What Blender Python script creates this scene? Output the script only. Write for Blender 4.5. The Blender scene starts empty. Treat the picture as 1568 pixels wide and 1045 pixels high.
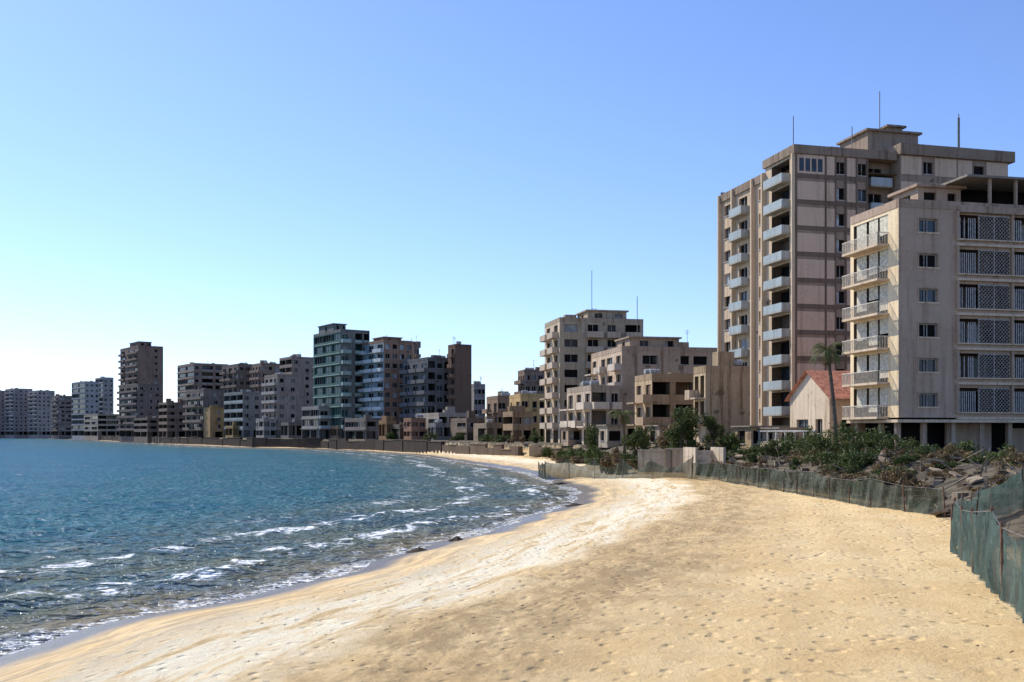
import bpy, math, random
import numpy as np
random.seed(7); rng=np.random.default_rng(7)
F=1524.0; CAMZ=5.0
SUN_AZ=math.radians(50); SUN_EL=math.radians(45)   # azimuth to the left (west) of +Y

# ------------------------------------------------------------------ node helpers
def newmat(name):
    m=bpy.data.materials.new(name); m.use_nodes=True
    nt=m.node_tree; nt.nodes.clear()
    out=nt.nodes.new('ShaderNodeOutputMaterial'); bs=nt.nodes.new('ShaderNodeBsdfPrincipled')
    nt.links.new(bs.outputs[0],out.inputs[0])
    return m,nt,bs,out
def L(nt,a,b): nt.links.new(a,b)
def setin(nt,sock,v):
    if isinstance(v,bpy.types.NodeSocket): nt.links.new(v,sock)
    else: sock.default_value=v
def math_(nt,op,a,b=0.0,c=0.0,clamp=False):
    n=nt.nodes.new('ShaderNodeMath'); n.operation=op; n.use_clamp=clamp
    setin(nt,n.inputs[0],a); setin(nt,n.inputs[1],b); setin(nt,n.inputs[2],c)
    return n.outputs[0]
def mix(nt,f,a,b,mode='MIX'):
    n=nt.nodes.new('ShaderNodeMix'); n.data_type='RGBA'; n.blend_type=mode
    setin(nt,n.inputs[0],f)
    for s,v in ((n.inputs[6],a),(n.inputs[7],b)):
        if isinstance(v,tuple) and len(v)==3: v=(*v,1)
        setin(nt,s,v)
    return n.outputs[2]
def smooth(nt,v,a,b,o0=0.0,o1=1.0):
    n=nt.nodes.new('ShaderNodeMapRange'); n.interpolation_type='SMOOTHSTEP'
    setin(nt,n.inputs[0],v); n.inputs[1].default_value=a; n.inputs[2].default_value=b
    n.inputs[3].default_value=o0; n.inputs[4].default_value=o1
    return n.outputs[0]
def pos(nt,scale=(1,1,1)):
    t=nt.nodes.new('ShaderNodeNewGeometry').outputs['Position']
    m=nt.nodes.new('ShaderNodeMapping'); L(nt,t,m.inputs[0]); m.inputs['Scale'].default_value=scale
    return m.outputs[0]
def noise(nt,vec,scale,detail=4,rough=.55,dist=0):
    n=nt.nodes.new('ShaderNodeTexNoise'); L(nt,vec,n.inputs['Vector'])
    n.inputs['Scale'].default_value=scale; n.inputs['Detail'].default_value=detail
    n.inputs['Roughness'].default_value=rough; n.inputs['Distortion'].default_value=dist
    return n.outputs[0]
def attr(nt,name):
    n=nt.nodes.new('ShaderNodeAttribute'); n.attribute_name=name; return n.outputs['Fac']
def bump(nt,h,strength,dist,normal=None):
    n=nt.nodes.new('ShaderNodeBump'); L(nt,h,n.inputs['Height'])
    n.inputs['Strength'].default_value=strength; n.inputs['Distance'].default_value=dist
    if normal is not None: L(nt,normal,n.inputs['Normal'])
    return n.outputs[0]

_mc={}
def wallmat(col,stain=.5,rough=.9,name='wall_plaster'):
    key=(col,stain,name)
    if key in _mc: return _mc[key]
    m,nt,bs,out=newmat(name)
    p=pos(nt)
    big=noise(nt,p,.22,5,.6)
    st=noise(nt,pos(nt,(1.8,1.8,.09)),1.0,5,.7)
    fine=noise(nt,p,3.0,6,.75)
    col=(min(1,col[0]*1.06),col[1]*1.0,col[2]*.90)
    c=mix(nt,smooth(nt,big,.38,.66,0,stain*.7),(*col,1),(col[0]*.62,col[1]*.57,col[2]*.48,1))
    c=mix(nt,smooth(nt,st,.49,.64,0,stain),c,(col[0]*.36,col[1]*.29,col[2]*.22,1))
    c=mix(nt,smooth(nt,fine,.4,.7,0,.3),c,(min(1,col[0]*1.30),min(1,col[1]*1.26),min(1,col[2]*1.2),1))
    c=mix(nt,smooth(nt,noise(nt,p,1.1,6,.8),.58,.66,0,stain*.9),c,(col[0]*.44,col[1]*.35,col[2]*.27,1))
    L(nt,c,bs.inputs['Base Color']); bs.inputs['Roughness'].default_value=rough
    bs.inputs['Specular IOR Level'].default_value=.2
    L(nt,bump(nt,fine,.5,.04),bs.inputs['Normal'])
    _mc[key]=m; return m
def plain(name,col,rough=.7,spec=.3,var=.3,scale=4,metal=0):
    key=(name,col)
    if key in _mc: return _mc[key]
    m,nt,bs,out=newmat(name)
    n=noise(nt,pos(nt),scale,4,.6)
    c=mix(nt,smooth(nt,n,.3,.7),(*[max(0,v*(1-var)) for v in col],1),(*[min(1,v*(1+var)) for v in col],1))
    L(nt,c,bs.inputs['Base Color']); bs.inputs['Roughness'].default_value=rough
    bs.inputs['Specular IOR Level'].default_value=spec; bs.inputs['Metallic'].default_value=metal
    _mc[key]=m; return m
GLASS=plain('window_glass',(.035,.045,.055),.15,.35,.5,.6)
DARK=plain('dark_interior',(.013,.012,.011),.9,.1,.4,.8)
METAL=plain('weathered_metal',(.16,.15,.14),.6,.4,.3)
RUST=plain('rusty_metal',(.16,.09,.06),.8,.2,.4)

# ------------------------------------------------------------------ mesh helpers
def link(o): bpy.context.scene.collection.objects.link(o); return o
def mesh_np(name,verts,quads,mat,attrs=None,smoothf=True):
    me=bpy.data.meshes.new(name); nv=len(verts); nq=len(quads)
    me.vertices.add(nv); me.vertices.foreach_set('co',np.asarray(verts,dtype=np.float32).ravel())
    me.loops.add(nq*4); me.loops.foreach_set('vertex_index',np.asarray(quads,dtype=np.int32).ravel())
    me.polygons.add(nq); me.polygons.foreach_set('loop_start',np.arange(0,nq*4,4,dtype=np.int32))
    me.update(calc_edges=True)
    if smoothf: me.polygons.foreach_set('use_smooth',np.ones(nq,dtype=bool))
    if attrs:
        for k,v in attrs.items():
            a=me.attributes.new(k,'FLOAT','POINT'); a.data.foreach_set('value',v.astype(np.float32))
    me.materials.append(mat); me.validate()
    return link(bpy.data.objects.new(name,me))

WP='walls'
class Bld:
    def __init__(s,name,loc): s.name=name; s.loc=loc; s.parts={}; s.mats={}
    def mat(s,part,m): s.mats[part]=m
    def quad(s,part,*pts):
        if part=='walls': part=WP
        v,f=s.parts.setdefault(part,([],[])); i=len(v)
        v.extend([tuple(p) for p in pts]); f.append(tuple(range(i,i+len(pts))))
    def box(s,part,fr,u0,u1,n0,n1,z0,z1):
        v,f=s.parts.setdefault(part,([],[])); i=len(v)
        for z in (z0,z1):
            for (u,n) in ((u0,n0),(u1,n0),(u1,n1),(u0,n1)): v.append(P(fr,u,n,z))
        for q in ((0,3,2,1),(4,5,6,7),(0,1,5,4),(1,2,6,5),(2,3,7,6),(3,0,4,7)): f.append(tuple(i+k for k in q))
    def seg(s,part,a,b,r,n=5,r2=None):
        a=np.array(a,float); b=np.array(b,float); d=b-a; d/=max(1e-6,np.linalg.norm(d))
        h=np.array([0,0,1.]) if abs(d[2])<.9 else np.array([1.,0,0])
        x=np.cross(d,h); x/=np.linalg.norm(x); y=np.cross(d,x)
        v,f=s.parts.setdefault(part,([],[])); i=len(v); r2=r if r2 is None else r2
        for c,rr in ((a,r),(b,r2)):
            for k in range(n):
                t=2*math.pi*k/n; v.append(tuple(c+rr*(x*math.cos(t)+y*math.sin(t))))
        for k in range(n): f.append((i+k,i+(k+1)%n,i+n+(k+1)%n,i+n+k))
        f.append(tuple(i+k for k in range(n))[::-1]); f.append(tuple(i+n+k for k in range(n)))
    def done(s):
        e=link(bpy.data.objects.new(s.name,None)); e.location=s.loc; e.empty_display_size=1
        lx,ly,lz=s.loc
        for pn,(v,f) in s.parts.items():
            me=bpy.data.meshes.new(pn); me.from_pydata([(a-lx,b-ly,c-lz) for a,b,c in v],[],f)
            me.materials.append(s.mats[pn]); me.update()
            o=link(bpy.data.objects.new(pn,me)); o.parent=e
        return e
def P(fr,u,n,z):
    O,U,N=fr; return (O[0]+u*U[0]+n*N[0],O[1]+u*U[1]+n*N[1],z)
def frames(x,y,yaw,w,dp):
    c,s=math.cos(yaw),math.sin(yaw); U=(c,s); V=(-s,c)
    front=((x,y),U,(s,-c)); left=((x,y),V,(-c,-s))
    right=((x+w*c,y+w*s),V,(c,s)); back=((x-dp*s,y+dp*c),U,(-s,c))
    return front,left,right,back

def opening(b,fr,u0,u1,z0,z1,a0,a1,c0,c1,dep,pane,rev='walls'):
    Q=lambda part,pts:b.quad(part,*[P(fr,*p) for p in pts])
    Q('walls',[(u0,0,z0),(u1,0,z0),(u1,0,c0),(u0,0,c0)])
    Q('walls',[(u0,0,c1),(u1,0,c1),(u1,0,z1),(u0,0,z1)])
    Q('walls',[(u0,0,c0),(a0,0,c0),(a0,0,c1),(u0,0,c1)])
    Q('walls',[(a1,0,c0),(u1,0,c0),(u1,0,c1),(a1,0,c1)])
    Q(rev,[(a0,0,c0),(a1,0,c0),(a1,-dep,c0),(a0,-dep,c0)])
    Q(rev,[(a0,0,c1),(a1,0,c1),(a1,-dep,c1),(a0,-dep,c1)])
    Q(rev,[(a0,0,c0),(a0,-dep,c0),(a0,-dep,c1),(a0,0,c1)])
    Q(rev,[(a1,0,c0),(a1,-dep,c0),(a1,-dep,c1),(a1,0,c1)])
    Q(pane,[(a0,-dep,c0),(a1,-dep,c0),(a1,-dep,c1),(a0,-dep,c1)])
def pane_kind(R,damage):
    r=R.random()
    return 'dark_openings' if r<damage else ('shutters' if r<damage+(1-damage)*.22 else 'window_glass')
def patch(b,fr,u0,u1,z0,z1,R):
    uc=R.uniform(u0,u1); zc=R.uniform(z0,z1); r=R.uniform(.25,.7); pts=[]
    for k in range(9):
        a=2*math.pi*k/9; q=r*R.uniform(.5,1.15); pts.append(P(fr,min(u1-.02,max(u0+.02,uc+q*math.cos(a)*1.3)),.006,min(z1-.02,max(z0+.02,zc+q*math.sin(a)))))
    b.quad('bare_render',*pts)
def cell(b,fr,t,u0,u1,z0,z1,R,o):
    w=u1-u0; h=z1-z0; uc=(u0+u1)/2; dmg=o.get('damage',.6)
    if t=='n':
        b.quad('walls',P(fr,u0,0,z0),P(fr,u1,0,z0),P(fr,u1,0,z1),P(fr,u0,0,z1))
        if R.random()<o.get('patch',.2) and w>.6: patch(b,fr,u0,u1,z0,z1,R)
        return
    if t=='p':
        b.quad('walls',P(fr,u0,0,z0),P(fr,u1,0,z0),P(fr,u1,0,z1),P(fr,u0,0,z1))
        b.box('panels',fr,u0+.12,u1-.12,.003,.06,z0+.75,z1-.12); return
    if t in 'wW':
        ww=min(w*.82,1.5 if t=='w' else w*.78); a0=uc-ww/2; a1=uc+ww/2
        c0=z0+.95; c1=z0+min(h-.4,2.35); pk=pane_kind(R,dmg)
        opening(b,fr,u0,u1,z0,z1,a0,a1,c0,c1,.28,pk)
        b.box('trim',fr,a0-.08,a1+.08,.003,.1,c0-.1,c0-.003)
        if R.random()<o.get('patch',.2): patch(b,fr,u0,u1,z0,c0-.12,R)
        if pk!='dark_openings' or R.random()<.3:
            b.box('trim',fr,uc-.03,uc+.03,-.26,-.2,c0,c1)
        elif R.random()<.4:
            b.box('shutters',fr,a0+.02,a0+ww*.4,-.25,-.2,c0+.02,c1-.02)
        return
    if t in 'bB':
        prj=o.get('prj',1.2); dw=w*.62; a0=u0+w*.15; a1=a0+dw
        if t=='b': opening(b,fr,u0,u1,z0,z1,a0,a1,z0+.12,z0+2.35,.3,pane_kind(R,dmg))
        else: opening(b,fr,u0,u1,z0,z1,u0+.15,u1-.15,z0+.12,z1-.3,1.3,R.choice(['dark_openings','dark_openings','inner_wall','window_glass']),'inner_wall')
        if t=='b' : b.box('trim',fr,(a0+a1)/2-.04,(a0+a1)/2+.04,-.28,-.2,z0+.13,z0+2.33)
        b.box('balconies',fr,u0+.06,u1-.06,.002,prj,z0-.1,z0+.1)
        if o.get('rail')=='bars':
            nb=int((w-.2)/.16); zt=z0+1.05
            for k in range(nb+1):
                u=u0+.1+(w-.2)*k/nb; b.box('railings',fr,u-.015,u+.015,prj-.05,prj-.02,z0+.1,zt)
            b.box('railings',fr,u0+.06,u1-.06,prj-.07,prj-.005,zt,zt+.07)
            nb=int(prj/.16)
            for uu in (u0+.08,u1-.08):
                for k in range(nb): b.box('railings',fr,uu-.015,uu+.015,.1+k*.16,.13+k*.16,z0+.1,zt)
                b.box('railings',fr,uu-.02,uu+.02,.02,prj-.07,zt,zt+.07)
        elif R.random()>o.get('missing',.08):
            b.box('parapets',fr,u0+.07,u1-.07,prj-.12,prj-.01,z0+.1,z0+1.0)
            b.box('parapets',fr,u0+.07,u0+.17,.005,prj-.12,z0+.1,z0+.99)
            b.box('parapets',fr,u1-.17,u1-.07,.005,prj-.12,z0+.1,z0+.99)
        elif R.random()<.6:
            for k in range(6): 
                uu=u0+.1+(w-.2)*k/5; b.box('railings',fr,uu-.02,uu+.02,prj-.08,prj-.04,z0+.1,z0+R.uniform(.5,1))
        return
    if t=='l':
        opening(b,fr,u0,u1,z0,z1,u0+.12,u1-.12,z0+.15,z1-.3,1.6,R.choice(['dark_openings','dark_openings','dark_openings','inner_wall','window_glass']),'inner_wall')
        b.box('parapets',fr,u0+.125,u1-.125,-.14,-.02,z0+.155,z0+1.0); return
    if t=='s':
        opening(b,fr,u0,u1,z0,z1,u0+.05,u1-.05,z0+.9,z1-.35,.5,R.choice(['window_glass','window_glass','dark_openings']))
        b.box('balconies',fr,u0,u1,.002,.55,z0-.08,z0+.14)
        nm=max(1,int(w/1.5))
        for k in range(1,nm): u=u0+w*k/nm; b.box('trim',fr,u-.04,u+.04,-.48,-.4,z0+.9,z1-.35)
        return
    if t=='o':
        opening(b,fr,u0,u1,z0,z1,u0+.25,u1-.25,z0+.02,z1-.4,2.5,'dark_openings','inner_wall'); return
def facade(b,fr,W,z0,fh,nf,bays,R,o,gf=None):
    tot=sum(x[1] for x in bays); u=0; edges=[]
    for t,x in bays: edges.append((t,u,u+x/tot*W)); u+=x/tot*W
    for k in range(nf):
        for t,a,c in edges:
            tt=gf if (k==0 and gf and t!='n') else t
            cell(b,fr,tt,a,c,z0+k*fh,z0+(k+1)*fh,R,o)
def roofit(b,fs,w,dp,z,ph=.8,over=0.0):
    f,l,r,bk=fs
    b.quad('roof',P(f,0,0,z),P(f,w,0,z),P(f,w,-dp,z),P(f,0,-dp,z))
    t=.22
    b.box('parapet',f,-over,w+over,-t,.03+over,z-.02,z+ph)
    b.box('parapet',f,-over,w+over,-dp-over,-dp+t,z-.02,z+ph)
    b.box('parapet',f,-over-.03,t,-dp+t,-t,z-.021,z+ph-.004)
    b.box('parapet',f,w-t,w+over+.03,-dp+t,-t,z-.021,z+ph-.004)
def penthouse(b,fs,u0,u1,d0,d1,z,h,R,win=True):
    f=fs[0]; w=u1-u0; d=d1-d0
    p=P(f,u0,-d0,0); yaw=math.atan2(f[1][1],f[1][0])
    g=frames(p[0],p[1],yaw,w,d); o={'damage':.8}
    facade(b,g[0],w,z,h,1,[('n',.4),('w',1.4),('n',.8),('w',1.0),('n',.3)] if win and w>3 else [('n',1)],R,o)
    facade(b,g[1],d,z,h,1,[('n',.5),('w',1.4),('n',.5)] if win else [('n',1)],R,o)
    for q,ww in ((g[2],d),(g[3],w)): b.quad('walls',P(q,0,0,z),P(q,ww,0,z),P(q,ww,0,z+h),P(q,0,0,z+h))
    b.box('parapet',g[0],-.35,w+.35,-d-.35,.35,z+h-.003,z+h+.25)
def clutter(b,fs,w,dp,z,R,n=3,ant=2):
    f=fs[0]
    for i in range(n):
        u=R.uniform(.12,.85)*w; d=R.uniform(.15,.8)*dp
        if R.random()<.5:
            a=P(f,u,-d,z+.9); c=P(f,u+1.3,-d,z+.9)
            b.seg('water_tanks',(a[0],a[1],z+1.3),(c[0],c[1],z+1.3),.42,10)
            for q in (a,c): b.seg('railings',(q[0],q[1],z),(q[0],q[1],z+1.2),.04,4)
        else:
            b.box('parapet',f,u,u+R.uniform(1,2.8),-d-1.5,-d,z+.001,z+R.uniform(1.2,2.6))
    for i in range(ant):
        u=R.uniform(.1,.9)*w; d=R.uniform(.1,.8)*dp; h=R.uniform(2,4)
        a=P(f,u,-d,z); b.seg('railings',a,(a[0],a[1],z+h),.035,4)
        for k in range(3): 
            q=P(f,u-.4,-d,z+h-.2-.25*k); q2=P(f,u+.4,-d,z+h-.2-.25*k); b.seg('railings',q,q2,.018,4)
def setmats(b,wall,bal=None,par=None,trim=(.38,.36,.33),shut=(.25,.25,.23),panel=None,stain=.5,side=None):  # side: seaward wall colour, mostly lighter so sunlight is painted in
    bal=bal or wall; par=par or bal; panel=panel or wall; side=side or wall
    b.mat('walls',wallmat(wall,stain)); b.mat('sea_walls',wallmat(side,stain)); b.mat('inner_wall',wallmat(tuple(v*.5 for v in wall),.6))  # inner_wall: darker wall copy, recess shade painted into the colour
    b.mat('balconies',wallmat(bal,.5)); b.mat('parapets',wallmat(par,.45)); b.mat('parapet',wallmat(tuple(v*.9 for v in wall),.7))
    b.mat('trim',plain('window_frame',trim)); b.mat('shutters',plain('faded_shutter',shut,.7,.3,.35,1.2)); b.mat('panels',wallmat(panel,.35))
    b.mat('window_glass',GLASS); b.mat('dark_openings',DARK); b.mat('roof',wallmat((.25,.23,.21),.5,name='roof_screed'))
    b.mat('railings',METAL); b.mat('water_tanks',plain('water_tank',(.35,.35,.33))); b.mat('roof_tiles',RUST)
    b.mat('bare_render',wallmat(tuple(v*.5 for v in wall),.6,name='bare_render'))
def kx(px): return (px-784)/F
def survey(pxL,pxC,pxR,d,yaw):
    x=kx(pxC)*d; y=d; c,s=math.cos(yaw),math.sin(yaw)
    w=(kx(pxR)*y-x)/(c-kx(pxR)*s)
    den=s+kx(pxL)*c
    dp=(x-kx(pxL)*y)/den if (den>.03 and pxL<pxC) else 12
    return x,y,w,min(dp,32)
def building(name,pxL,pxC,pxR,py,d,yaw,wall,fb,lb,z0=3.1,fh=3.1,seed=1,gf='o',bal=None,par=None,ph=.8,pent=None,clut=3,ants=2,shut=(.25,.25,.23),stain=.6,panel=None,side=None,**o):
    global WP
    R=random.Random(seed); yaw=math.radians(yaw)
    x,y,w,dp=survey(pxL,pxC,pxR,d,yaw); zt=CAMZ+(663-py)/F*d-ph
    nf=max(1,round((zt-z0)/fh)); fh=(zt-z0)/nf
    b=Bld(name,(x,y,z0)); setmats(b,wall,bal,par,shut=shut,stain=stain,panel=panel,side=side)
    fs=frames(x,y,yaw,w,dp)
    facade(b,fs[0],w,z0,fh,nf,fb,R,o,gf)
    WP='sea_walls'; facade(b,fs[1],dp,z0,fh,nf,lb,R,o,gf); WP='walls'
    for q,ww in ((fs[2],dp),(fs[3],w)): facade(b,q,ww,z0,fh,nf,[('n',1),('w',1),('n',1),('w',1),('n',1)] if ww>6 else [('n',1)],R,dict(damage=.5))
    for q in fs: b.quad('walls',P(q,0,-.002,z0-3),P(q,w if q in (fs[0],fs[3]) else dp,-.002,z0-3),P(q,w if q in (fs[0],fs[3]) else dp,-.002,z0),P(q,0,-.002,z0))
    roofit(b,fs,w,dp,zt,ph)
    if pent:
        for (a,c,e,g,h) in pent: penthouse(b,fs,a*w,c*w,e*dp,g*dp,zt+.002,h,R)
    clutter(b,fs,w,dp,zt,R,clut,ants)
    return b,fs,w,dp,zt,fh,R

# ------------------------------------------------------------------ coast geometry
shore=[(-600,-600),(-120,-150),(-34,-25),(-17,8),(-12.6,18),(-11.5,22.4),(-10.5,25.2),(-9.05,28.5),(-7.2,32.8),(-4.8,39.7),(-2.6,46.5),(.6,56.9),(2.5,63.5),(4.9,74),(5.6,84),(5.2,93),(3.9,103),(1.4,129),(-4.5,155),(-13,190),(-21,222),(-29,240),(-38.7,263),(-60.8,305),(-87.7,331),(-160,448),(-336,760),(-770,1500),(-2500,4000),(-8000,9000)]
def catmull(pts,n=3):
    o=[]; p=[np.array(q,float) for q in pts]; p=[p[0]]+p+[p[-1]]
    for i in range(1,len(p)-2):
        for k in range(n):
            t=k/n; a,b,c,d=p[i-1:i+3]
            o.append(.5*((2*b)+(-a+c)*t+(2*a-5*b+4*c-d)*t*t+(-a+3*b-3*c+d)*t**3))
    o.append(p[-1]); return np.array(o)
shoreS=np.vstack([np.array(shore[:3],float),catmull(shore[3:-3],3),np.array(shore[-2:],float)])
wallp=np.array([(-400,-600),(-60,-150),(2,-25),(8,5),(11.8,20),(15.5,32),(19,45),(18.8,60),(18.2,84),(17,96),(15,112),(12,130),(8.5,160),(-6,196),(-18,222),(-26,243),(-36,267),(-58.5,308),(-86,334.5),(-158,450),(-333,763),(-760,1510),(-2480,4010),(-7990,9050)],float)
def sdist(poly,x,y):
    best=np.full(x.shape,1e9); arc=np.zeros(x.shape); inside=np.zeros(x.shape,bool); l=0
    for i in range(len(poly)-1):
        a=poly[i]; b=poly[i+1]; d=b-a; LL=np.hypot(*d)
        t=np.clip(((x-a[0])*d[0]+(y-a[1])*d[1])/LL**2,0,1)
        dd=np.hypot(x-a[0]-t*d[0],y-a[1]-t*d[1]); m=dd<best
        best=np.where(m,dd,best); arc=np.where(m,l+t*LL,arc); l+=LL
    pg=list(map(tuple,poly))+[(20000,9000),(20000,-20000),(-400 if poly is wallp else -600,-20000)]
    j=len(pg)-1
    for i in range(len(pg)):
        xi,yi=pg[i]; xj,yj=pg[j]
        if yi!=yj:
            c=((yi>y)!=(yj>y))&(x<(xj-xi)*(y-yi)/(yj-yi)+xi); inside^=c
        j=i
    return np.where(inside,best,-best),arc
def sst(t): t=np.clip(t,0,1); return t*t*(3-2*t)
def ground(x,y):
    x=np.atleast_1d(np.asarray(x,float)); y=np.atleast_1d(np.asarray(y,float))
    s,l=sdist(shoreS,x,y); t,_=sdist(wallp,x,y)
    s=s+.35*np.sin(l*.35)*np.clip(1-np.abs(s)/8,0,1)+.25*np.sin(l*.9+1)*np.clip(1-np.abs(s)/5,0,1)
    z=np.where(s<0,np.maximum(-2.5,s*.09),1.25*(1-np.exp(-np.maximum(s,0)/8)))
    und=.06*np.sin(x*.7+np.sin(y*.31)*2)*np.sin(y*.45+x*.2)+.035*np.sin(x*1.9+y*.6)*np.sin(y*1.3-.8*x)
    z=z+und*np.clip(s/6,0,1)
    ramp=np.where(y<115,8.0,np.where(y<150,4.0,1.0))
    k=sst(t/ramp)
    rough=.18*np.sin(x*1.7+y)*np.sin(y*1.3-x*.6)+.12*np.sin(x*3.1)*np.sin(y*2.7+x)
    z=z*(1-k)+3.15*k+rough*k*(t<14)*(y<125)*np.clip(1-t/14,0,1)
    return z,s,l,t
def gz(x,y): return float(ground(x,y)[0][0])
def polar(r0,r1,ratio):
    a=np.concatenate([np.arange(-180,-34,3.0),np.arange(-34,34,.17),np.arange(34,180.1,3.0)]); a[-1]=180
    a=np.radians(a); n=int(math.log(r1/r0)/math.log(ratio)); r=r0*ratio**np.arange(n+1)
    A,Rr=np.meshgrid(a,r); return Rr*np.sin(A),Rr*np.cos(A)
def gridquads(nr,na):
    i=np.arange(nr-1)[:,None]*na+np.arange(na-1)[None,:]
    return np.stack([i,i+1,i+1+na,i+na],-1).reshape(-1,4)

# ---- terrain
X,Y=polar(1.5,9000,1.0105); sh=X.shape
z,s,l,t=ground(X.ravel(),Y.ravel()); xr,yr=X.ravel(),Y.ravel()
m,nt,bs,out=newmat('sand_and_dirt')
S=attr(nt,'s'); T=attr(nt,'t'); Lc=attr(nt,'l')
p=pos(nt)
cmb=nt.nodes.new('ShaderNodeCombineXYZ'); L(nt,math_(nt,'MULTIPLY',Lc,.12),cmb.inputs[0]); L(nt,math_(nt,'MULTIPLY',S,.55),cmb.inputs[1])
band=noise(nt,cmb.outputs[0],1.0,6,.65,.4)
cmb2=nt.nodes.new('ShaderNodeCombineXYZ'); L(nt,math_(nt,'MULTIPLY',Lc,.28),cmb2.inputs[0]); L(nt,math_(nt,'MULTIPLY',S,1.6),cmb2.inputs[1])
streak=noise(nt,cmb2.outputs[0],1.0,7,.75,.6)
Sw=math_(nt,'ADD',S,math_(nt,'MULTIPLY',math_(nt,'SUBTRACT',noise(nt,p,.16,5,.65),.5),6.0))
n1=noise(nt,p,.5,6,.65); n2=noise(nt,p,4,6,.75); n3=noise(nt,p,22,4,.8); n4=noise(nt,pos(nt,(1,.45,1)),1.6,7,.8)
c=mix(nt,smooth(nt,n1,.35,.65),(.78,.54,.25),(.86,.64,.33))
palem=math_(nt,'MULTIPLY',smooth(nt,Sw,2.0,4.6),smooth(nt,Sw,9.6,7.2))  # pale dry sand, with the berm's sun-facing brightness painted in
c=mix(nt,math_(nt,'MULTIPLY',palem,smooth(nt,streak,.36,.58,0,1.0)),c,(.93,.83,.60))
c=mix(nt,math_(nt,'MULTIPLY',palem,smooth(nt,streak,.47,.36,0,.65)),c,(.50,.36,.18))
dk=math_(nt,'MULTIPLY',smooth(nt,Sw,8.2,9.6),smooth(nt,Sw,16,11))  # brown debris tone plus the berm's darker slope, painted into sand colour
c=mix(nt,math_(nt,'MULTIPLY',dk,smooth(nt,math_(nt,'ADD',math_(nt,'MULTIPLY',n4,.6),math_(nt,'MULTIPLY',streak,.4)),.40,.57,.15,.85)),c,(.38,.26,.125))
c=mix(nt,smooth(nt,n4,.54,.68,0,.33),c,(.50,.34,.165))
c=mix(nt,smooth(nt,n2,.57,.68,0,.4),c,(.42,.29,.15))
c=mix(nt,math_(nt,'MULTIPLY',smooth(nt,n3,.61,.66,0,.85),smooth(nt,n4,.45,.60)),c,(.11,.075,.042))
wet=smooth(nt,math_(nt,'ADD',S,math_(nt,'MULTIPLY',band,1.8)),2.9,1.7)
c=mix(nt,math_(nt,'MULTIPLY',smooth(nt,S,6,2.5),smooth(nt,streak,.40,.60,.2,.9)),c,(.38,.285,.165))
c=mix(nt,wet,c,(.19,.15,.095))
dirt=mix(nt,smooth(nt,noise(nt,p,.9,6,.7),.35,.65),(.05,.042,.03),(.18,.145,.095))
c=mix(nt,smooth(nt,math_(nt,'ADD',T,math_(nt,'MULTIPLY',n1,2.0)),1.0,2.2),c,dirt)
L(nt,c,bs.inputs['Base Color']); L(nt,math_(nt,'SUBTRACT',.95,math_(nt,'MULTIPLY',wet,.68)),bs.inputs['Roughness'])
bs.inputs['Specular IOR Level'].default_value=.25
vor=nt.nodes.new('ShaderNodeTexVoronoi'); vor.feature='SMOOTH_F1'; L(nt,pos(nt,(1,.8,1)),vor.inputs['Vector']); vor.inputs['Scale'].default_value=2.6
vor.inputs['Randomness'].default_value=1
h=math_(nt,'ADD',math_(nt,'MULTIPLY',smooth(nt,vor.outputs[0],.02,.32),1.0),math_(nt,'ADD',math_(nt,'MULTIPLY',n2,1.1),math_(nt,'MULTIPLY',n3,.35)))
h=math_(nt,'MULTIPLY',h,smooth(nt,S,1.5,5,.05,1.0))
L(nt,bump(nt,h,1.0,.105),bs.inputs['Normal'])
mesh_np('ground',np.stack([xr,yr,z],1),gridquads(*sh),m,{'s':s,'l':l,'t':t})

# ---- sea
X,Y=polar(6,12000,1.0095); sh=X.shape
x=X.ravel(); y=Y.ravel(); s,l=sdist(shoreS,x,y)
r=np.hypot(x,y); fade=np.clip(1-r/260,0,1)
ph=s*1.15+1.6*np.sin(l*.06)+.8*np.sin(l*.17+1)+.6*np.sin(l*.41+s*.3)
wv=(.5+.5*np.sin(ph))**2.2*.16*np.clip(-s/3,0,1)*np.clip(1+s/26+.6*np.sin(l*.21+2+s*.2),.1,1)
wv+=.07*np.sin(x*1.3+y*.7)*np.sin(y*.9-x*.4)+.05*np.sin(x*2.3-y*1.9+np.sin(y*.5))+.045*np.sin(x*3.1+y*2.2)*np.sin(y*1.7)
zz=wv*fade*np.clip(-s/1.5,0,1)
q=gridquads(*sh); keep=(s[q].min(1)<3); q=q[keep]
m,nt,bs,out=newmat('sea_water')
S=attr(nt,'s'); Lc=attr(nt,'l'); C=attr(nt,'crest'); p=pos(nt); D=math_(nt,'MULTIPLY',S,-1)
c=mix(nt,smooth(nt,D,0,5),(.22,.18,.11),(.10,.13,.105))
c=mix(nt,smooth(nt,D,5,24),c,(.02,.115,.145))
c=mix(nt,smooth(nt,D,18,80),c,(.002,.115,.20))
chop=noise(nt,pos(nt,(.45,1.1,1)),1.1,5,.7)
c=mix(nt,smooth(nt,noise(nt,pos(nt,(.5,1,1)),.12,4,.6),.4,.65,0,.5),c,(.0,.07,.125))
c=mix(nt,math_(nt,'MULTIPLY',smooth(nt,chop,.5,.66,0,.7),smooth(nt,D,30,6,.2,1)),c,(.10,.085,.035))
cmb=nt.nodes.new('ShaderNodeCombineXYZ'); L(nt,math_(nt,'MULTIPLY',Lc,.55),cmb.inputs[0]); L(nt,math_(nt,'MULTIPLY',S,.7),cmb.inputs[1])
fb=noise(nt,cmb.outputs[0],.9,5,.65,.9); ff=noise(nt,p,3.6,6,.8,.8)
zone=math_(nt,'MULTIPLY',smooth(nt,D,0,1.0),smooth(nt,D,17,9))
pat=math_(nt,'MULTIPLY',smooth(nt,fb,.52,.58),smooth(nt,C,.62,.9))
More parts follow.
